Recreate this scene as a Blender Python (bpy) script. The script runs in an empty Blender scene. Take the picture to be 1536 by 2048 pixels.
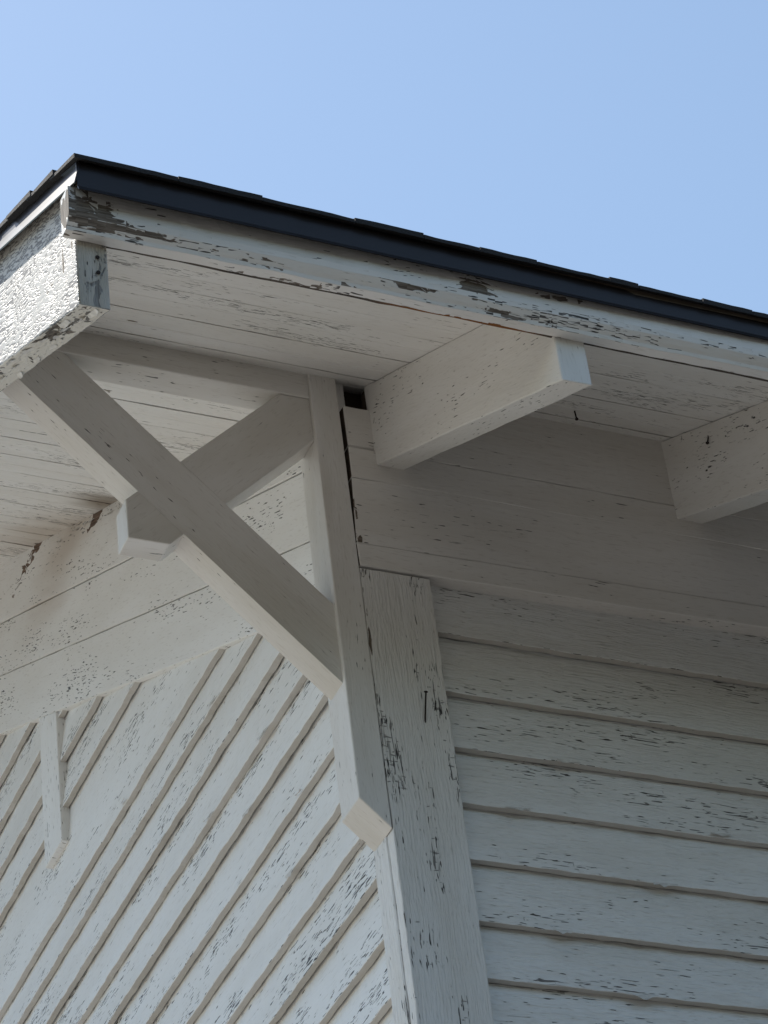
import bpy, bmesh, math, random
from mathutils import Vector, Matrix, noise

random.seed(7)
scene = bpy.context.scene
COL = scene.collection

# ------------------------------------------------------------------ camera
F_PX = 5939.07
CAM_LOC = Vector((-2.27903, -4.56028, -3.16384))
RIGHT = Vector((0.918056, -0.382054, -0.105863))
DOWN = Vector((0.160209, 0.601776, -0.782431))
FWD = Vector((0.362637, 0.701356, 0.613673))
cam = bpy.data.cameras.new('camera')
cam_ob = bpy.data.objects.new('camera', cam)
COL.objects.link(cam_ob)
cam.sensor_fit = 'VERTICAL'
cam.sensor_height = 36.0
cam.sensor_width = 27.0
cam.lens = F_PX / 2048.0 * 36.0
cam.clip_start = 0.1
cam.clip_end = 3000.0
mw = Matrix.Identity(4)
for r in range(3):
    mw[r][0] = RIGHT[r]; mw[r][1] = -DOWN[r]; mw[r][2] = -FWD[r]; mw[r][3] = CAM_LOC[r]
cam_ob.matrix_world = mw
scene.camera = cam_ob

# ------------------------------------------------------------------ light
SUN_DIR = Vector((-0.19, 0.50, 0.85)).normalized()        # towards the sun: behind the roof, grazing the gable
elev = math.asin(SUN_DIR.z)
azim = math.atan2(SUN_DIR.x, SUN_DIR.y)
world = bpy.data.worlds.new('World'); scene.world = world; world.use_nodes = True
wn = world.node_tree.nodes; wl = world.node_tree.links
bg = wn['Background']; bg.inputs['Strength'].default_value = 0.097
sky = wn.new('ShaderNodeTexSky'); sky.sky_type = 'NISHITA'; sky.sun_disc = False
sky.sun_elevation = elev; sky.sun_rotation = azim
sky.altitude = 0; sky.air_density = 1.55; sky.dust_density = 0.3; sky.ozone_density = 0.0
wl.new(sky.outputs[0], bg.inputs['Color'])
sun = bpy.data.lights.new('sun', 'SUN'); sun.energy = 4.4; sun.angle = math.radians(0.5); sun.color = (1.0, 0.95, 0.87)
sun_ob = bpy.data.objects.new('sun', sun); COL.objects.link(sun_ob)
sun_ob.rotation_euler = (-SUN_DIR).to_track_quat('-Z', 'Y').to_euler()
vs = scene.view_settings
vs.view_transform = 'Standard'; vs.look = 'None'; vs.gamma = 1.0; vs.use_curve_mapping = False
vs.exposure = 0.70
cy = scene.cycles
cy.max_bounces = 6; cy.diffuse_bounces = 4; cy.glossy_bounces = 2; cy.transmission_bounces = 0; cy.caustics_reflective = False; cy.caustics_refractive = False

# ------------------------------------------------------------------ dimensions (metres; corner arris at X=0, Y=0)
GROUND = -4.75
TH = math.radians(28.05)
TT = math.tan(TH)
SOF0 = 1.193                    # underside of the roof boards above Y=0
XEND = 8.0                      # far end of the eave wall
RIDGE_Y = 3.6
def sof(y): return SOF0 + TT * y

# ------------------------------------------------------------------ object helpers
WLOC = {}
def link(name, me, loc, parent=None):
    o = bpy.data.objects.new(name, me)
    COL.objects.link(o)
    loc = Vector(loc)
    WLOC[o] = loc
    if parent is not None:
        o.parent = parent
        o.location = loc - WLOC[parent]
    else:
        o.location = loc
    return o

def finish(name, bm, g, mat, parent, smooth=False):
    """UV in metres: u along the grain g, v across it; then one mesh object."""
    g = Vector(g).normalized()
    bm.normal_update()
    uvl = bm.loops.layers.uv.new('UVMap')
    for f in bm.faces:
        n = f.normal
        t = n.cross(g)
        if t.length < 0.35:
            a = Vector((0, 0, 1)) if abs(g.z) < 0.9 else Vector((1, 0, 0))
            a = (a - n * a.dot(n)).normalized(); b = n.cross(a)
        else:
            t.normalize(); a = t.cross(n); b = t
        for l in f.loops:
            p = l.vert.co
            l[uvl].uv = (p.dot(a), p.dot(b))
        f.smooth = smooth
    c = Vector((0, 0, 0))
    for v in bm.verts: c += v.co
    c /= max(1, len(bm.verts))
    for v in bm.verts: v.co -= c
    me = bpy.data.meshes.new(name)
    bm.to_mesh(me); bm.free()
    if mat: me.materials.append(mat)
    return link(name, me, c, parent)

def extr(name, poly, vec, g, mat, parent, ts=(0, 1), nobev=None, bev=0.0015, jit=0.0, jf=14.0, seed=0.0, bseg=1, endf=None):
    """Extrude a closed polygon of 3-D points along vec; rings at ts; bevelled long edges; wavy edges."""
    bm = bmesh.new()
    vec = Vector(vec)
    rings = []
    for t in ts:
        rings.append([bm.verts.new(Vector(p) + vec * t) for p in poly])
    n = len(poly)
    for a, b in zip(rings[:-1], rings[1:]):
        for i in range(n):
            bm.faces.new((a[i], a[(i + 1) % n], b[(i + 1) % n], b[i]))
    bm.faces.new(list(reversed(rings[0]))); bm.faces.new(rings[-1])
    bmesh.ops.recalc_face_normals(bm, faces=bm.faces)
    if endf:
        for v in bm.verts: v.co = endf(v.co)
    if bev:
        es = [e for e in bm.edges if len(e.link_faces) == 2 and e.calc_face_angle(0) > 0.35 and not (nobev and nobev((e.verts[0].co + e.verts[1].co) / 2, (e.verts[0].co - e.verts[1].co)))]
        bmesh.ops.bevel(bm, geom=es, offset=bev, segments=bseg, affect='EDGES', profile=0.5, clamp_overlap=True)
    if jit:
        for v in bm.verts:
            p = v.co * jf + Vector((seed, seed * 1.7, seed * .3))
            d = noise.noise_vector(p) * jit + noise.noise_vector(p * 4.3) * jit * 0.45
            v.co += d
    return finish(name, bm, g, mat, parent)

def box(name, lo, hi, axis, mat, parent, ts=(0, 1), **k):
    lo = Vector(lo); hi = Vector(hi)
    x0, y0, z0 = lo; x1, y1, z1 = hi
    if axis == 'X':
        poly = [(x0, y0, z0), (x0, y1, z0), (x0, y1, z1), (x0, y0, z1)]; vec = (x1 - x0, 0, 0)
    elif axis == 'Y':
        poly = [(x0, y0, z0), (x1, y0, z0), (x1, y0, z1), (x0, y0, z1)]; vec = (0, y1 - y0, 0)
    else:
        poly = [(x0, y0, z0), (x1, y0, z0), (x1, y1, z0), (x0, y1, z0)]; vec = (0, 0, z1 - z0)
    return extr(name, poly, vec, Vector(vec), mat, parent, ts, **k)

def steps(a, b, v0, v1, d):
    """extrusion parameters for a span a..b, spaced d inside the part in view v0..v1"""
    r = [0.0]
    x = max(a, v0)
    while x < min(b, v1):
        if a < x < b: r.append((x - a) / (b - a))
        x += d * random.uniform(.7, 1.3)
    r.append(1.0)
    return r

# ------------------------------------------------------------------ materials
class NT:
    def __init__(s, name):
        s.m = bpy.data.materials.new(name); s.m.use_nodes = True
        s.n = s.m.node_tree.nodes; s.l = s.m.node_tree.links
        s.b = s.n['Principled BSDF']
    def set(s, sock, v):
        if hasattr(v, 'is_output'): s.l.new(v, sock)
        elif v is not None: sock.default_value = v
    def math(s, op, a, b=None, c=None, clamp=False):
        n = s.n.new('ShaderNodeMath'); n.operation = op; n.use_clamp = clamp
        s.set(n.inputs[0], a); s.set(n.inputs[1], b); s.set(n.inputs[2], c)
        return n.outputs[0]
    def vmath(s, op, a, b=None):
        n = s.n.new('ShaderNodeVectorMath'); n.operation = op
        s.set(n.inputs[0], a); s.set(n.inputs[1], b)
        return n.outputs['Value'] if op in ('LENGTH', 'DOT_PRODUCT') else n.outputs[0]
    def noise(s, vec, scale=1.0, detail=2.0, rough=0.5, dist=0.0):
        n = s.n.new('ShaderNodeTexNoise'); s.l.new(vec, n.inputs['Vector'])
        n.inputs['Scale'].default_value = scale; n.inputs['Detail'].default_value = detail
        n.inputs['Roughness'].default_value = rough; n.inputs['Distortion'].default_value = dist
        return n.outputs['Fac'], n.outputs['Color']
    def voro(s, vec, scale=1.0, feature='DISTANCE_TO_EDGE', rnd=1.0):
        n = s.n.new('ShaderNodeTexVoronoi'); n.feature = feature; s.l.new(vec, n.inputs['Vector'])
        n.inputs['Scale'].default_value = scale; n.inputs['Randomness'].default_value = rnd
        return n.outputs[0]
    def ramp(s, x, a, b, lo=0.0, hi=1.0):
        n = s.n.new('ShaderNodeMapRange'); n.interpolation_type = 'SMOOTHSTEP'
        s.l.new(x, n.inputs['Value'])
        s.set(n.inputs['From Min'], a); s.set(n.inputs['From Max'], b)
        n.inputs['To Min'].default_value = lo; n.inputs['To Max'].default_value = hi
        return n.outputs[0]
    def mix(s, f, a, b):
        n = s.n.new('ShaderNodeMix'); n.data_type = 'RGBA'
        s.set(n.inputs[0], f)
        s.set(n.inputs[6], a if hasattr(a, 'is_output') else (*a, 1)); s.set(n.inputs[7], b if hasattr(b, 'is_output') else (*b, 1))
        return n.outputs[2]
    def uv(s, su, sv, off=None):
        u = s.n.new('ShaderNodeUVMap').outputs[0] if not hasattr(s, '_uv') else s._uv
        s._uv = u
        if not hasattr(s, '_rnd'):
            oi = s.n.new('ShaderNodeObjectInfo')
            s._rnd = s.math('MULTIPLY', oi.outputs['Random'], 53.0)
            c = s.n.new('ShaderNodeCombineXYZ')
            s.l.new(s._rnd, c.inputs[0]); s.l.new(s.math('MULTIPLY', s._rnd, 1.37), c.inputs[1]); s.l.new(s._rnd, c.inputs[2])
            s._uvr = s.vmath('ADD', u, c.outputs[0])
        return s.vmath('MULTIPLY', s._uvr, (su, sv, 1.0))
    def pos(s):
        if not hasattr(s, '_pos'): s._pos = s.n.new('ShaderNodeNewGeometry').outputs['Position']
        return s._pos

def paint(name, base=(.835, .83, .82), crack=.5, dash=.5, chip=.70, blobs=(), rust=(), stains=(), rough=.5, bump=.5,
          cu=20.0, cv=230.0, dirt=.12, wood=((.085, .066, .05), (.26, .22, .18)), wrinkle=.2, reg=2.2, du=34.0, dv=210.0,
          tick=0.0, spec=.4, soft=.9, ckey=(.05, .043, .038), worm=0.0, relief=0.0):
    t = NT(name)
    wf, wob = t.noise(t.uv(11, 14), 1.0, 1.0)
    jig = t.vmath('MULTIPLY', t.vmath('SUBTRACT', wob, (.5, .5, .5)), (1.6, 1.6, 0))
    def coord(su, sv): return t.vmath('ADD', t.uv(su, sv), jig)
    region = t.noise(t.uv(reg, reg * 4.0), 1.0, 2.0, .6)[0]
    # paint film split along the grain into ragged lens-shaped cracks
    ra = t.noise(coord(cu, cv), 1.0, 2.0, .65)[0]
    thr = t.ramp(region, .38, .68, .84, .84 - .24 * crack)
    A = t.ramp(t.math('SUBTRACT', ra, thr), 0.0, .03)
    if tick:
        rb = t.noise(coord(150, 45), 1.0, 1.0)[0]
        thb = t.ramp(region, .42, .68, .86, .86 - .19 * tick)
        A = t.math('MAXIMUM', A, t.math('MULTIPLY', t.ramp(t.math('SUBTRACT', rb, thb), 0.0, .04), .8))
    # short lifted splits
    ds = t.noise(coord(du, dv), 1.0, 1.0)[0]
    thr = t.ramp(region, .40, .68, .86 - .08 * dash, .86 - .23 * dash)
    B = t.ramp(t.math('SUBTRACT', ds, thr), 0.0, .03)
    if worm:
        wo = t.noise(coord(15, 95), 1.0, 2.0, .6)[0]
        ww = t.ramp(region, .30, .62, .035 * worm, .085 * worm)
        Wm = t.math('SUBTRACT', 1.0, t.ramp(t.math('ABSOLUTE', t.math('SUBTRACT', wo, .5)), t.math('MULTIPLY', ww, .4), ww))
        A = t.math('MAXIMUM', A, Wm)
    # chips down to bare wood
    cn = t.noise(coord(8, 20), 1.0, 4.0, .62)[0]
    if blobs:
        acc = None
        for c, r, k in blobs:
            d = t.vmath('LENGTH', t.vmath('DIVIDE', t.vmath('SUBTRACT', t.pos(), c), r))
            b = t.ramp(d, 0.0, 1.0, k, 0.0)
            acc = b if acc is None else t.math('MAXIMUM', acc, b)
        cn = t.math('ADD', cn, acc)
    C = t.ramp(cn, chip, chip + .02)
    # colours
    wn_ = t.noise(coord(10, 190), 1.0, 2.0, .6)[0]
    woodc = t.mix(t.ramp(wn_, .3, .7), wood[0], wood[1])
    for c, r in rust:
        d = t.vmath('LENGTH', t.vmath('DIVIDE', t.vmath('SUBTRACT', t.pos(), c), r))
        woodc = t.mix(t.ramp(d, .55, 1.0, 1.0, 0.0), woodc, (.22, .085, .025))
    lo = t.noise(t.uv(1.3, 6.0), 1.0, 3.0, .65)[0]
    pc = t.mix(t.ramp(lo, .3, .72), base, (base[0] * (1 - dirt), base[1] * (1 - dirt * 1.15), base[2] * (1 - dirt * 1.4)))
    pc = t.mix(t.ramp(ds, .56, .76, 0.0, .22), pc, (.36, .32, .27))
    for c, r, colr, k in stains:
        d = t.vmath('LENGTH', t.vmath('DIVIDE', t.vmath('SUBTRACT', t.pos(), c), r))
        d = t.math('ADD', d, t.math('MULTIPLY', t.math('SUBTRACT', lo, .5), 1.6))
        pc = t.mix(t.ramp(d, .1, 1.0, k, 0.0), pc, colr)
    col = t.mix(t.math('MULTIPLY', A, soft), pc, ckey)
    col = t.mix(t.math('MULTIPLY', B, .95), col, (.028, .025, .024))
    col = t.mix(C, col, woodc)
    t.set(t.b.inputs['Base Color'], col)
    t.set(t.b.inputs['Roughness'], t.math('ADD', t.math('MULTIPLY', C, .85 - rough), rough))
    t.b.inputs['Specular IOR Level'].default_value = spec
    # relief
    h = t.math('MULTIPLY', ra, wrinkle)
    h = t.math('ADD', h, t.math('MULTIPLY', ds, wrinkle * .5))
    h = t.math('ADD', h, t.math('MULTIPLY', wf, .35 if not worm else .12))
    if relief: h = t.math('ADD', h, t.math('MULTIPLY', t.noise(coord(11, 75), 1.0, 1.0)[0], relief))
    h = t.math('SUBTRACT', h, t.math('MULTIPLY', A, .55))
    h = t.math('SUBTRACT', h, t.math('MULTIPLY', B, .5))
    h = t.math('SUBTRACT', h, t.math('MULTIPLY', C, .6))
    bn = t.n.new('ShaderNodeBump'); bn.inputs['Strength'].default_value = bump; bn.inputs['Distance'].default_value = .0035
    t.l.new(h, bn.inputs['Height']); t.l.new(bn.outputs[0], t.b.inputs['Normal'])
    return t.m

def plain(name, col, rough, metal=0.0, var=.15, scale=30.0, bump=0.0, spec=None):
    t = NT(name)
    n = t.noise(t.pos(), scale, 4.0, .6)[0]
    t.set(t.b.inputs['Base Color'], t.mix(t.ramp(n, .3, .7), col, tuple(c * (1 - var) for c in col)))
    t.b.inputs['Roughness'].default_value = rough; t.b.inputs['Metallic'].default_value = metal
    if spec is not None: t.b.inputs['Specular IOR Level'].default_value = spec
    if bump:
        bn = t.n.new('ShaderNodeBump'); bn.inputs['Strength'].default_value = bump; bn.inputs['Distance'].default_value = .003
        t.l.new(n, bn.inputs['Height']); t.l.new(bn.outputs[0], t.b.inputs['Normal'])
    return t.m

W = (.84, .848, .85)
M_GABLE = paint('gable_siding_paint', base=W, crack=1.0, dash=1.12, chip=.80, bump=.6, dirt=.07, du=30, dv=190)
M_EAVE = paint('eave_siding_paint', base=W, crack=1.15, dash=.98, chip=.83, bump=1.0, cu=16, cv=200, dirt=.12, tick=.75, soft=.85, wrinkle=1.3, relief=1.2, reg=1.7)
M_BUTTSHADE = paint('shaded_edge_paint', base=(.60, .58, .55), crack=.5, dash=.5, chip=.80, bump=.3, dirt=.15)  # siding paint darkened to carry the shade under each board
M_TRIM = paint('bracket_paint', base=(.80, .785, .765), crack=.75, dash=.8, chip=.86, bump=.4, wrinkle=.5, relief=.5, dirt=.16)
M_CORNER = paint('corner_board_paint', base=(.79, .785, .775), crack=1.2, dash=1.08, chip=.81, bump=1.0, cu=16, cv=210, tick=1.25, soft=.78, wrinkle=.9, relief=.6,
                 blobs=[((.06, 0, -.32), (.08, .1, .12), .10), ((.05, 0, -.02), (.05, .1, .20), .05), ((.006, 0, .50), (.006, .05, .16), .30), ((.15, 0, -.40), (.03, .1, .10), .12)], reg=3.2)
M_FRIEZE = paint('gable_frieze_paint', crack=.8, dash=1.05, chip=.79, bump=.4, dirt=.08,
                 stains=[((.01, 1.85, 2.14), (.3, .7, .20), (.45, .36, .28), .6)],
                 blobs=[((.01, 1.60, 2.04), (.2, .34, .05), .42), ((.01, 2.15, 2.33), (.2, .5, .06), .40)], wood=((.08, .05, .035), (.22, .15, .11)))
M_EFRIEZE = paint('eave_frieze_paint', base=(.79, .77, .745), crack=.7, dash=.72, chip=.82, bump=.5, relief=.5, blobs=[((.012, 0, .80), (.014, .05, .24), .34)], dirt=.10, soft=.5)
M_SOFFIT = paint('roof_board_paint', crack=1.05, dash=1.05, chip=.77, bump=.35, dirt=.08,
                 blobs=[((.60, .03, 1.21), (.15, .035, .1), .30), ((.62, -.03, 1.18), (.12, .02, .1), .26),
                        ((-.535, -.135, 1.12), (.05, .014, .1), .34), ((.01, 1.50, 1.99), (.10, .14, .2), .30), ((.03, 2.0, 2.26), (.06, .7, .5), .36), ((-.12, 2.1, 2.3), (.2, .5, .4), .12), ((-.42, .02, 1.2), (.3, .05, .1), .13), ((-.36, .42, 1.42), (.3, .05, .1), .2)],
                 stains=[((-.01, 1.50, 1.99), (.14, .16, .2), (.16, .11, .06), .85), ((.0, 2.0, 2.26), (.22, .6, .5), (.42, .34, .26), .6)])
M_RAFTER = paint('rafter_paint', base=(.82, .805, .78), crack=.8, dash=.85, chip=.84, bump=.5, dirt=.09, tick=.7, relief=.4)
M_FASCIA = paint('fascia_paint', base=(.82, .82, .815), crack=1.2, dash=1.2, chip=.69, bump=.8, dirt=.12, du=20, dv=160,
                 blobs=[((-.91, -.86, .68), (.14, .1, .09), .35), ((-.84, -.85, .645), (.22, .1, .025), .22), ((-.55, -.85, .64), (.25, .1, .016), .18),
                        ((-.10, -.86, .675), (.08, .1, .05), .31), ((.07, -.86, .695), (.09, .1, .018), .28), ((-.28, -.86, .65), (.16, .1, .02), .17), ((-.03, -.85, .635), (.2, .1, .012), .2),
                        ((-.10, -.82, .63), (.18, .012, .010), .36), ((-.45, -.83, .63), (.3, .03, .012), .12)],
                 rust=[((-.10, -.815, .63), (.18, .02, .012))], wood=((.095, .078, .066), (.25, .22, .19)))
M_BARGE = paint('bargeboard_paint', base=(.60, .585, .56), crack=1.1, dash=1.1, chip=.70, bump=.38, rough=.50, wrinkle=.3, reg=3.0, spec=.3, worm=1.0, soft=.8, ckey=(.10, .09, .083),
                blobs=[((-.902, -.748, .66), (.03, .008, .10), .34), ((-.87, -.84, .66), (.05, .03, .05), .16)])
M_BARGEB = paint('bargeboard_underside_paint', base=(.72, .70, .66), crack=1.5, dash=1.0, chip=.60, bump=1.0, cu=16, cv=45, reg=5, wrinkle=1.2, tick=1.0, wood=((.06, .05, .042), (.20, .175, .15)))
M_FLAKE = plain('curled_paint', (.74, .72, .69), .6, 0, .25, 60)
M_GAPSHADE = paint('shadow_gap_wood', base=(.10, .085, .07), crack=.5, dash=.6, chip=.2, bump=.8, rust=[((-.12, -.817, .63), (.20, .05, .05))], wood=((.05, .04, .034), (.12, .10, .085)))  # dark tone stands in for shade in the gap; rust is exposed wood
M_METAL = plain('drip_edge_metal', (.018, .015, .015), .28, 0.0, .1, 8.0, spec=.32)
M_SHINGLE = plain('asphalt_shingle', (.022, .022, .024), .9, 0, .5, 260, .8)
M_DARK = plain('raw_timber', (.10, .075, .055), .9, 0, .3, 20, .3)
M_NAIL = plain('rusty_nail', (.035, .026, .022), .7, .4, .3, 300)
M_END = paint('end_grain_paint', base=(.62, .60, .57), crack=.9, dash=.9, chip=.60, bump=.9, rough=.7, wrinkle=1.5, dirt=.5, reg=6, wood=((.16, .15, .14), (.34, .33, .32)))

# ------------------------------------------------------------------ setting: the ground
def ground_mat(name, c1, c2, c3):
    t = NT(name)
    gp = t.pos()
    n1 = t.noise(gp, .35, 4.0, .6)[0]; n2 = t.noise(gp, 40.0, 3.0, .7)[0]
    gc = t.mix(t.ramp(n1, .3, .7), c1, c2)
    gc = t.mix(t.ramp(n2, .35, .75, 0, .6), gc, c3)
    t.set(t.b.inputs['Base Color'], gc); t.b.inputs['Roughness'].default_value = .9
    return t.m
bm = bmesh.new()
bmesh.ops.create_grid(bm, x_segments=20, y_segments=20, size=900.0)
for v in bm.verts: v.co.z = GROUND
ground = finish('ground', bm, (1, 0, 0), ground_mat('asphalt', (.06, .058, .055), (.045, .044, .043), (.08, .075, .07)), None)
ground['kind'] = 'structure'
pv = box('pavement', (-26, -3.2, GROUND - .1), (-.25, 30, GROUND + .12), 'Y', ground_mat('sandy_concrete', (.29, .272, .25), (.25, .235, .213), (.195, .183, .166)), None, bev=.01)
pv['kind'] = 'structure'

# unseen tree mass added on the eave side to block low sky from the wall
leafm = plain('leaf_mass', (.055, .085, .028), .7, 0, .5, 1.5)
rw = random.Random(3)
vs_, fs_ = [], []
for k in range(46):
    cx = -28 + k * 2.1 + rw.uniform(-1, 1); cy_ = -27 + rw.uniform(-3.5, 3.5); hh = rw.uniform(8.5, 12.0); rr = rw.uniform(2.4, 3.4)
    for q in range(420):
        d = Vector((rw.gauss(0, 1), rw.gauss(0, 1), rw.gauss(0, 1))).normalized() * (rw.random() ** .4)
        p = Vector((cx + d.x * rr, cy_ + d.y * rr, GROUND + hh * .53 + d.z * hh * .5))
        a_ = Vector((rw.gauss(0, 1), rw.gauss(0, 1), rw.gauss(0, 1))).normalized() * rw.uniform(.25, .5)
        b_ = a_.cross(Vector((rw.gauss(0, 1), rw.gauss(0, 1), rw.gauss(0, 1)))).normalized() * rw.uniform(.2, .4)
        n0 = len(vs_); vs_ += [p - a_, p + b_, p + a_, p - b_]; fs_.append((n0, n0 + 1, n0 + 2, n0 + 3))
me = bpy.data.meshes.new('sky_block_trees'); me.from_pydata([tuple(v) for v in vs_], [], fs_); me.materials.append(leafm)
wd = link('sky_block_trees', me, (0, 0, 0)); wd['kind'] = 'stuff'

# ------------------------------------------------------------------ the building
B = link('wooden_building', None, (0, 0, GROUND))
B['label'] = 'corner of an old white wooden building with peeling paint under wide bracketed eaves'
B['category'] = 'building'

# --- inner walls (timber shell behind the siding), each the part that its boards belong to
def slab(name, lo, hi, mat, parent): return box(name, lo, hi, 'X', mat, parent, bev=0)
GY1 = 2 * RIDGE_Y                                         # far corner of the gable
bm = bmesh.new()
sec = [(.075, GROUND), (GY1 - .075, GROUND), (GY1 - .075, sof(.075) - .002), (RIDGE_Y, sof(RIDGE_Y) - .002), (.075, sof(.075) - .002)]
sec = [(y, z) for y, z in sec]
extr('gable_wall', [(.055, y, z) for y, z in sec], (.05, 0, 0), (0, 0, 1), M_DARK, B, bev=0)
gable_wall = [o for o in B.children if o.name.startswith('gable_wall')][0]
eave_wall = box('eave_wall', (.11, .06, GROUND), (XEND, .11, sof(.06) - .004), 'X', M_DARK, B, bev=0)
box('rear_wall', (.11, GY1 - .11, GROUND), (XEND, GY1, sof(0) - .004), 'X', M_EAVE, B, bev=0)
extr('end_wall', [(XEND, y, z) for y, z in sec], (.05, 0, 0), (0, 0, 1), M_EAVE, B, bev=0)

# --- roof: deck with boards below and shingles above
deck_t = .024
def rp(x, y, dz): return (x, y, sof(y) + dz)
XL, XR = -.902, XEND + .9
EY = -.872                                                # edge of the deck at the eave
roof = extr('roof', [rp(XL + .004, EY, .014), rp(XL + .004, RIDGE_Y, .014), rp(XL + .004, RIDGE_Y, .032), rp(XL + .004, EY, .032)], (XR - XL - .008, 0, 0), (1, 0, 0), M_DARK, B, bev=0)
extr('rear_roof_slope', [(XL, 2 * RIDGE_Y - EY, sof(EY)), (XL, RIDGE_Y, sof(RIDGE_Y)), (XL, RIDGE_Y, sof(RIDGE_Y) + .06), (XL, 2 * RIDGE_Y - EY, sof(EY) + .06)], (XR - XL, 0, 0), (1, 0, 0), M_SHINGLE, B, bev=0)
# boards under the deck, running along the eave
edges = [-.858, -.738, -.565, -.390, -.218, -.045]
while edges[-1] < RIDGE_Y - .2: edges.append(edges[-1] + .1725 + random.uniform(-.004, .004))
edges.append(RIDGE_Y)
for i, (a, b) in enumerate(zip(edges[:-1], edges[1:])):
    mid = a + (b - a) * random.uniform(.44, .56)
    g = .0014 + random.random() * .0024
    o1 = random.uniform(-.0012, .0012)
    x0, x1 = (-.8415, XR - .06)
    # a bead scored along the middle of each board
    prof = [(a + g, .013), (b - g, .013), (b - g, o1), (mid + .0022, o1), (mid, o1 + .002), (mid - .0022, o1), (a + g, o1)]
    extr('roof_board', [rp(x0, y, d) for y, d in prof], (x1 - x0, 0, 0), (1, 0, 0), M_SOFFIT, roof,
         ts=steps(x0, x1, -.85, 1.4, .06), bev=0, jit=.0013, jf=11, seed=i * 3.1)
# the roof covering runs slightly out of line with the moulding below it
def skew(x): return .013 * (min(x, 1.6) + .9)
# shingles: two courses laid piece by piece at the eave, the rest as one field
def shingle(x0, x1, s0, s1, th, lift, parent, name='shingle'):
    # s along the slope from the eave edge
    def P(x, s, d):
        y = -.900 + s * math.cos(TH); return (x, y + skew(x), sof(y + skew(x)) + .048 - skew(x) * 1.5 + d / math.cos(TH))
    bm = bmesh.new()
    n = max(2, int((x1 - x0) / .022)); top = []; botm = []
    for i in range(n + 1):
        x = x0 + (x1 - x0) * i / n
        w = random.uniform(-.0012, .0012)
        a = bm.verts.new(P(x, s0 + w, lift)); b = bm.verts.new(P(x, s0 + w, lift + th + random.uniform(-.0009, .0009)))
        c = bm.verts.new(P(x, s1, .006)); d = bm.verts.new(P(x, s1, 0.0))
        top.append((a, b, c, d))
    for p, q in zip(top[:-1], top[1:]):
        for k in range(4): bm.faces.new((p[k], p[(k + 1) % 4], q[(k + 1) % 4], q[k]))
    bm.faces.new(top[0]); bm.faces.new(list(reversed(top[-1])))
    bmesh.ops.recalc_face_normals(bm, faces=bm.faces)
    return finish(name, bm, (1, 0, 0), M_SHINGLE, parent)
joints = [-.925, -.72, -.55, -.36, -.215, -.095, .03, .19, .255, .40]
while joints[-1] < XR: joints.append(joints[-1] + random.uniform(.10, .24))
hts = [.011, .0135, .0095, .013, .0095, .0125, .0085, .0130, .0090, .0125]
for i, (a, b) in enumerate(zip(joints[:-1], joints[1:])):
    shingle(a + .0006, b - .0006, .0, .16, hts[i % 10] - .001, 0.002, roof)
x = -.927
while x < XR:
    w = random.uniform(.14, .30)
    shingle(x + .0006, min(x + w, XR) - .0006, random.uniform(.125, .14), .31, random.uniform(.008, .013), .006, roof)
    x += w
bm = bmesh.new()
for c in range(2, 32):
    s0 = .14 * c
    if s0 > (RIDGE_Y + .9) / math.cos(TH) - .05: break
    s1 = min(s0 + .17, (RIDGE_Y + .9) / math.cos(TH))
    xs = -.925 + random.uniform(-.006, .006)
    def P(x, s, d):
        y = -.900 + s * math.cos(TH); return (x, y + skew(x), sof(y + skew(x)) + .048 - skew(x) * 1.5 + d / math.cos(TH))
    r0 = [bm.verts.new(P(xs, s, d)) for s, d in ((s0, .004), (s0, .016), (s1, .007), (s1, 0))]
    rm = [bm.verts.new(P(1.6, s, d)) for s, d in ((s0, .004), (s0, .016), (s1, .007), (s1, 0))]
    r1 = [bm.verts.new(P(XR, s, d)) for s, d in ((s0, .004), (s0, .016), (s1, .007), (s1, 0))]
    for ra, rb in ((r0, rm), (rm, r1)):
        for k in range(4): bm.faces.new((ra[k], ra[(k + 1) % 4], rb[(k + 1) % 4], rb[k]))
    bm.faces.new(r0); bm.faces.new(list(reversed(r1)))
bmesh.ops.recalc_face_normals(bm, faces=bm.faces)
sf = finish('shingle_field', bm, (1, 0, 0), M_SHINGLE, roof); sf['kind'] = 'stuff'

# --- metal drip edges
def dripskew(co):
    k = skew(co.x)
    return Vector((co.x, co.y + k, co.z + ((.012 - k) if co.z > .73 else .002)))
prof = [(-.884, .752), (-.886, .700), (-.894, .686), (-.8955, .687), (-.8885, .7015), (-.8868, .7535), (-.80, .803), (-.80, .8015)]
drip = extr('drip_edge', [(-.917, y, z) for y, z in prof], (XR + .915, 0, 0), (1, 0, 0), M_METAL, B, ts=steps(-.917, XR, -.92, 1.9, .25), bev=0, jit=.0006, jf=5, endf=dripskew)
drip['label'] = 'dark brown metal drip edge along the eave'
s_ = Vector((0, RIDGE_Y + .889, TT * (RIDGE_Y + .889)))
prof = [(-.9125, .050), (-.9165, .022), (-.9205, .004), (-.9235, -.009), (-.9215, -.011), (-.9175, .000), (-.9135, .020), (-.9100, .048), (-.84, .048), (-.84, .050)]
rdrip = extr('drip_edge', [(x, -.889, sof(-.889) + d) for x, d in prof], s_, s_, M_METAL, B, ts=[0, .05, .1, .15, .2, .3, .5, 1], bev=0, jit=.0005, jf=5)
rdrip['label'] = 'glossy metal drip edge reflecting the sky along the rake'

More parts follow.
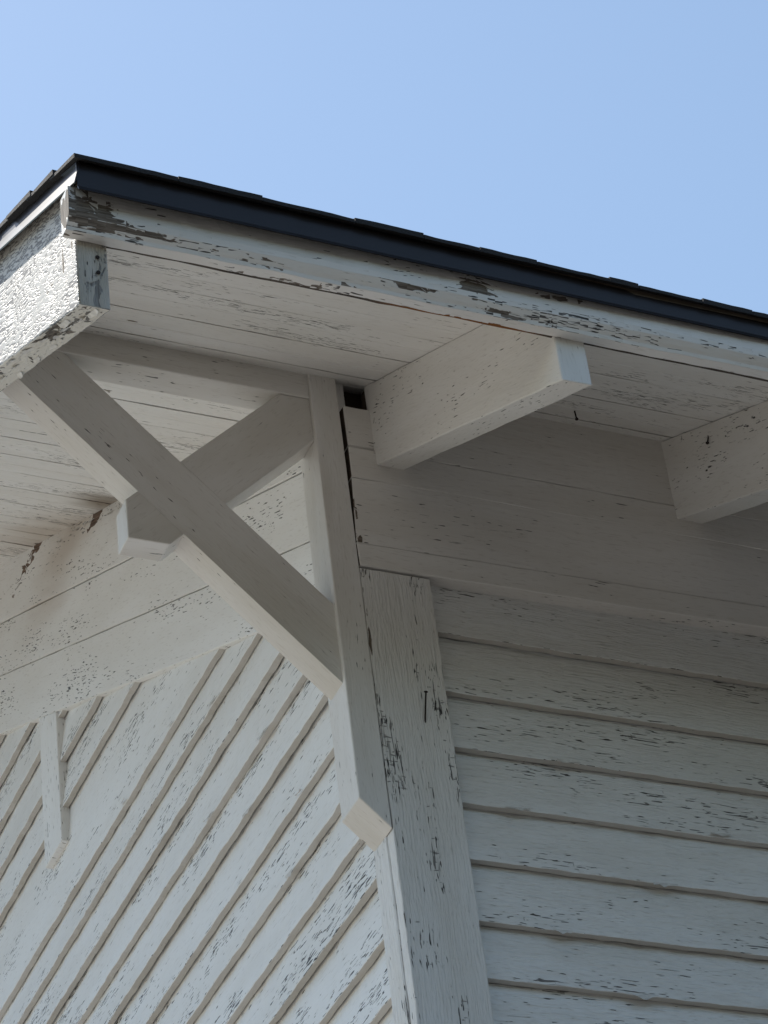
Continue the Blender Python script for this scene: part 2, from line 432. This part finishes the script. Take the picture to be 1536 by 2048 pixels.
# --- eave moulding (fascia)
prof = [(-.8215, .722), (-.866, .722), (-.8665, .690), (-.8655, .664), (-.8625, .652), (-.855, .643), (-.849, .637), (-.846, .629), (-.8215, .6315)]
prof = [(y, z) for y, z in prof]
extr('fascia', [(-.928, y, z) for y, z in prof], (XR + .928, 0, 0), (1, 0, 0), M_FASCIA, B, ts=steps(-.928, XR, -.93, 1.3, .02), bev=.0006, jit=.0016, jf=16, seed=4)

# --- bargeboard with its flaking underside
DB = .283
s_ = Vector((0, RIDGE_Y + .82, TT * (RIDGE_Y + .82)))
y0 = -.8205
barge = extr('bargeboard', [(-.902, y0, sof(y0) + .030), (-.842, y0, sof(y0) + .030), (-.842, y0, sof(y0) - DB), (-.902, y0, sof(y0) - DB)], s_, s_, M_BARGE, B,
             ts=[i * .006 for i in range(40)] + [.3, .5, 1], bev=.003, bseg=2, jit=.0016, jf=22, seed=9)
barge.data.materials.append(M_END); barge.data.materials.append(M_BARGEB)
for p in barge.data.polygons:
    if p.normal.y < -.8: p.material_index = 1
    elif p.normal.z < -.6: p.material_index = 2

# --- rafter tails
x = .077
k = 0
while x < XEND:
    w = .066
    y0, y1 = -.8205, .014
    zb = -.2345
    prof = [(x, y0, sof(y0) + zb), (x + w, y0, sof(y0) + zb), (x + w, y0, sof(y0) - .0012), (x, y0, sof(y0) - .0012)]
    v = Vector((0, y1 - y0, (y1 - y0) * TT))
    extr('rafter', prof, v, v, M_RAFTER, B, ts=[i / 24 for i in range(25)], bev=.003, bseg=2, jit=.0014, jf=12, seed=k * 5.0)
    x += .7545; k += 1

# --- gable bracket: post on the wall, beam under the roof, crossed braces
post_poly = [(-.064, -.0005, .0625), (.002, -.0005, -.002), (.002, -.0005, sof(0) + .004), (-.064, -.0005, sof(0) + .004)]
def topcut(co):
    if co.z > 1.1: return Vector((co.x, co.y, sof(co.y) + .004))
    return co
bracket = extr('bracket', post_poly, (0, .0955, 0), (0, 0, 1), M_TRIM, B, bev=.003, bseg=2, endf=topcut)
bracket['label'] = 'wooden wall post of the crossed bracket with a bevelled foot'
yb0, yb1 = .012, .078
def flat(name, pts, y0, y1, g, mat, parent, bev=.003, nobev=None):
    return extr(name, [(x, y0, z) for x, z in pts], (0, y1 - y0, 0), g, mat, parent, bev=bev, bseg=2, nobev=nobev)
beam = extr('beam', [(-.063, yb0 - .004, 1.130), (-.063, yb0 - .004, sof(yb0) + .004), (-.063, yb1 + .004, sof(yb1) + .004), (-.063, yb1 + .004, 1.130)], (-.779, 0, 0), (1, 0, 0), M_TRIM, bracket, bev=.003, bseg=2)
# main brace, 45 degrees, from the post up to the bargeboard
UP, LO = .492, .288                                       # x + z of its upper and lower edges
xtop = -.8415
U2, L2 = 1.266, 1.072                                     # z - x of the edges of the cross brace
ux = (UP - U2) / 2; lx = (UP - L2) / 2; ux2 = (LO - U2) / 2; lx2 = (LO - L2) / 2
def seam(m, d):
    k = m.x + m.z
    return (abs(k - UP) < .003 and ux - .004 < m.x < lx + .004) or (abs(k - LO) < .003 and ux2 - .004 < m.x < lx2 + .004)
b1 = [(-.063, UP + .063), (lx, lx + L2), (ux, ux + U2), (UP - 1.1305, 1.1305), (xtop, 1.1305), (xtop, LO - xtop), (ux2, ux2 + U2), (lx2, lx2 + L2), (-.063, LO + .063)]
flat('brace', b1, yb0, yb1, (-1, 0, 1), M_TRIM, bracket, nobev=seam)
# cross brace: upper half to the post head, lower half ends in a plumb and a level cut
up = [(ux + .0004, ux + U2 + .0004), (1.1295 - U2, 1.1295), (-.063, 1.1295), (-.063, L2 - .063), (lx + .0004, lx + L2 + .0004)]
flat('cross_brace', up, yb0 + .0002, yb1 - .001, (1, 0, 1), M_TRIM, bracket, nobev=seam)
dn = [(ux2 - .0004, ux2 + U2 - .0004), (-.517, U2 - .517), (-.517, .647), (.647 - L2, .647), (lx2 - .0004, lx2 + L2 - .0004)]
flat('cross_brace', dn, yb0 + .0001, yb1 - .001, (1, 0, 1), M_TRIM, bracket, nobev=seam)

# --- corner boards
cz1 = .660
cb = box('corner_board', (.003, .0, GROUND), (.1685, .032, cz1), 'Z', M_CORNER, eave_wall, ts=steps(GROUND, cz1, -.6, .7, .02), bev=.0025, bseg=2, jit=.0017, jf=15)
cb['label'] = 'cracked and peeling corner board facing the eave side'
box('corner_board', (.0005, .0325, GROUND), (.03, .100, .03), 'Z', M_CORNER, gable_wall, ts=steps(GROUND, .03, -.6, .1, .02), bev=.0025, jit=.0016, jf=15, seed=4)

# --- frieze boards on the eave wall (left ends run at a slight slant along the post)
def slant(co):
    if co.x < .2:
        k = max(0.0, min(1.0, (co.z - .72) / .20)); return Vector((co.x + .0085 * k + .0035 * noise.noise(Vector((0, 0, co.z * 38))), co.y, co.z))
    return co
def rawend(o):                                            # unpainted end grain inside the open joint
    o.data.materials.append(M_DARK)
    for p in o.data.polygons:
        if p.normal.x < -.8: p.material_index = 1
for i, (za, zb, yo) in enumerate([(.665, .7260, -.0015), (.7272, .9110, .0003), (.9122, .9990, -.0006), (1.0005, 1.20, -.0002)]):
    x0 = .004 if i < 3 else .074
    def tilt(co, i=i):
        co = slant(co)
        dx = co.x
        return Vector((co.x, co.y, co.z + (.014 * dx if i < 2 and co.x < 2 else (.028 if i < 2 else -.0))))
    fo = box('frieze_board', (x0, yo, za), (XEND, .045, zb), 'X', M_EFRIEZE, eave_wall, ts=steps(x0, XEND, 0, 1.4, .03), bev=.002, jit=.0014, jf=14, seed=i * 2.0, endf=tilt)
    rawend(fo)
fb = box('frieze_block', (.005, .0015, 1.0035), (.073, .040, 1.123), 'X', M_EFRIEZE, eave_wall, ts=(0, .3, .6, 1), bev=.004, jit=.002, endf=slant)
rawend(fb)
fb['label'] = 'short filler block below the dark hole beside the post'

# --- clapboards
ZS = [.528, .372, .232, .094, -.043, -.188, -.317]
while ZS[-1] > GROUND + .16: ZS.append(ZS[-1] - .141 + random.uniform(-.004, .004))
TB = .027
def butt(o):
    o.data.materials.append(M_BUTTSHADE)
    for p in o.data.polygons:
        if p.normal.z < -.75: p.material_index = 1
tops = [.668] + ZS[:-1]
for i, (z, zt) in enumerate(zip(ZS, tops)):
    yo = .011 + random.uniform(-.001, .001)
    h = zt - z + .022
    prof = [(yo, z), (yo + .0176, z), (yo + .0176, z + .018), (yo + TB, z + .018), (yo + TB + .001, z + h), (yo + TB - .003, z + h)]
    vis = z > -.6
    tilt_ = random.uniform(-.002, .002)
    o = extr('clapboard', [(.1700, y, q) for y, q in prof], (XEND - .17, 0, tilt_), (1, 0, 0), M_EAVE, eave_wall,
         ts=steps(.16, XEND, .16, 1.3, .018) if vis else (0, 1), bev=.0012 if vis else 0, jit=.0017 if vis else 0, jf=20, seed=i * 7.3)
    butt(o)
# top board under the frieze, warm and weathered
yo = .013
# gable siding
SB = .518; SZ0 = .601                                     # lower edge of the gable frieze: z = SZ0 + SB*y
GZ = [2.07, 1.93, 1.785, 1.635, 1.485, 1.335, 1.036, .912, .775, .638, .512, .368, .224, .091, -.041, -.183, -.316]
while GZ[-1] > GROUND + .16: GZ.append(GZ[-1] - .141 + random.uniform(-.004, .004))
tops = [2.21] + GZ[:-1]
for i, (z, zt) in enumerate(zip(GZ, tops)):
    xo = .0135 + random.uniform(-.0012, .0012)
    h = zt - z + .022
    ys = max(.06, (z - SZ0) / SB - .012)
    yf = GY1 - ys
    prof = [(xo, z), (xo + .0176, z), (xo + .0176, z + .018), (xo + TB, z + .018), (xo + TB + .001, z + h), (xo + TB - .003, z + h)]
    vis = z > -.6
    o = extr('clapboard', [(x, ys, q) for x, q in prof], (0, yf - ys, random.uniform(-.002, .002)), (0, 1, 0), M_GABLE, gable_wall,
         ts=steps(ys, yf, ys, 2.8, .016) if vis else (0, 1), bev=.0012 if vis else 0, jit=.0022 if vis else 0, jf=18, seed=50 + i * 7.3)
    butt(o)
# gable frieze: three boards following the rake
for i, (zl, sl, zu, su) in enumerate([(.601, .518, .786, .527), (.790, .527, .989, .5237), (.993, .5237, 1.196, TT)]):
    for side in (0, 1):
        ya, ybm = .03, RIDGE_Y
        x0_, x1_ = .010 + (i % 2) * .0015, .034
        bm_pts0 = [(x0_, ya, zl + sl * ya), (x1_, ya, zl + sl * ya), (x1_, ya, zu + su * ya), (x0_, ya, zu + su * ya)]
        dl, du_ = (ybm - ya) * sl, (ybm - ya) * su
        def shear(co, ya=ya, ybm=ybm, zl=zl, sl=sl, zu=zu, su=su, side=side):
            t_ = (co.y - ya) / (ybm - ya)
            k_ = 1 if co.z > 50 else 0
            z = (zu + su * co.y) if k_ else (zl + sl * co.y)
            return Vector((co.x, co.y if side == 0 else GY1 - co.y, z))
        # heights are coded through z = 0 / 100, then set by shear()
        poly = [(x0_, ya, 0), (x1_, ya, 0), (x1_, ya, 100), (x0_, ya, 100)]
        extr('frieze_board', poly, (0, ybm - ya, 0), (0, math.cos(TH), math.sin(TH) * (1 if side == 0 else -1)), M_FRIEZE, gable_wall,
             ts=steps(ya, ybm, ya, 2.8, .05) if side == 0 else (0, 1), bev=.0018, jit=.0012, jf=10, seed=i * 3.0 + 20, endf=shear)
# short upright block below the frieze
def underfrieze(co):
    if co.z > 1.55: return Vector((co.x, co.y, SZ0 + SB * co.y - .001))
    return co
box('trim_block', (.0085, 2.035, 1.225), (.036, 2.185, 1.7), 'Z', M_GABLE, gable_wall, ts=(0, .2, .4, .6, 1), bev=.002, jit=.0012, jf=20, endf=underfrieze)

# dark strip painting the shadow gap behind the moulding; orange part is bare wood
box('shadow_gap_strip', (-.84, -.8208, .638), (XR - .1, -.811, .735), 'X', M_GAPSHADE, B, ts=steps(-.84, XR - .1, -.84, 1.3, .03), bev=0, jit=.0015, jf=18)

# --- curling paint
def flake(c, g, tdir, n, L, w, h, parent, seed):
    r = random.Random(seed)
    g, tdir, n = Vector(g).normalized(), Vector(tdir).normalized(), Vector(n).normalized()
    bm = bmesh.new(); rows = []
    for i in range(6):
        row = []
        a = (i / 5 - .5) * L
        wl = w * (1 - .5 * abs(i / 5 - .5) * 2) * r.uniform(.6, 1.15)
        for j in range(4):
            k = j / 3
            row.append(bm.verts.new(Vector(c) + g * (a + r.uniform(-.001, .001)) + tdir * wl * (k - .12 * k * k) + n * (h * k * k * r.uniform(.8, 1.2) + .0006)))
        rows.append(row)
    for p, q in zip(rows[:-1], rows[1:]):
        for j in range(3): bm.faces.new((p[j], p[j + 1], q[j + 1], q[j]))
    return finish('paint_flake', bm, g, M_FLAKE, parent, smooth=True)
rf = random.Random(11)
sl = Vector((0, math.cos(TH), math.sin(TH))); dn = Vector((0, math.sin(TH), -math.cos(TH)))
for i in range(13):
    y = -.79 + i * .043 + rf.uniform(-.01, .01)
    x = rf.uniform(-.895, -.850)
    flake((x, y, sof(y) - DB), sl, (rf.choice((-1, 1)), rf.uniform(-.3, .3), 0), dn, rf.uniform(.03, .06), rf.uniform(.012, .022), rf.uniform(.002, .006), barge, i)
for i in range(9):
    y = 1.36 + i * .07 + rf.uniform(-.02, .02)
    z = sof(y) - .012 - rf.uniform(0, .025)
    flake((.0095, y, z), sl, (0, -.3, -1), (-1, 0, 0), rf.uniform(.03, .06), rf.uniform(.012, .022), rf.uniform(.003, .008), gable_wall, 40 + i)
for i, (y, z) in enumerate([(1.55, 1.045), (1.18, 1.04), (.9, .92), (.62, .64), (1.3, .775), (.45, .37), (.75, .512), (.98, .64), (.55, .225)]):
    flake((.0125, y, z + .004), (0, 1, .1), (0, -.25, -1), (-1, 0, 0), rf.uniform(.03, .07), rf.uniform(.010, .020), rf.uniform(.002, .007), gable_wall, 70 + i)
for i, (x, z) in enumerate([(.36, -.19), (.52, -.32), (.30, .095), (.62, -.045), (.44, .235), (.78, .10)]):
    flake((x, .0105, z + .004), (1, 0, .05), (-.1, 0, -1), (0, -1, 0), rf.uniform(.03, .06), rf.uniform(.010, .018), rf.uniform(.002, .006), eave_wall, 90 + i)

# --- nails
def nail(p, d, L, r, parent):
    bm = bmesh.new()
    d = Vector(d).normalized()
    q = d.to_track_quat('Z', 'Y').to_matrix().to_4x4()
    bmesh.ops.create_cone(bm, segments=8, radius1=r, radius2=r, depth=L, cap_ends=True, matrix=Matrix.Translation(Vector(p) + d * L / 2) @ q)
    bmesh.ops.create_cone(bm, segments=10, radius1=r * 2.3, radius2=r * 2.3, depth=.0018, cap_ends=True, matrix=Matrix.Translation(Vector(p) + d * L) @ q)
    return finish('nail', bm, d, M_NAIL, parent)
nail((.109, .002, .272), (.02, -.30, 1.0), .070, .0019, eave_wall)
nail((.545, -.105, sof(-.105) + .004), (0, -.10, -1), .032, .0018, roof)
nail((.835, -.19, sof(-.19) - .030), (-.35, -.1, -1), .032, .0018, roof)
for z in (.560, .598): nail((-.862, -.8185, z), (0, -1, 0), .0042, .0018, barge)
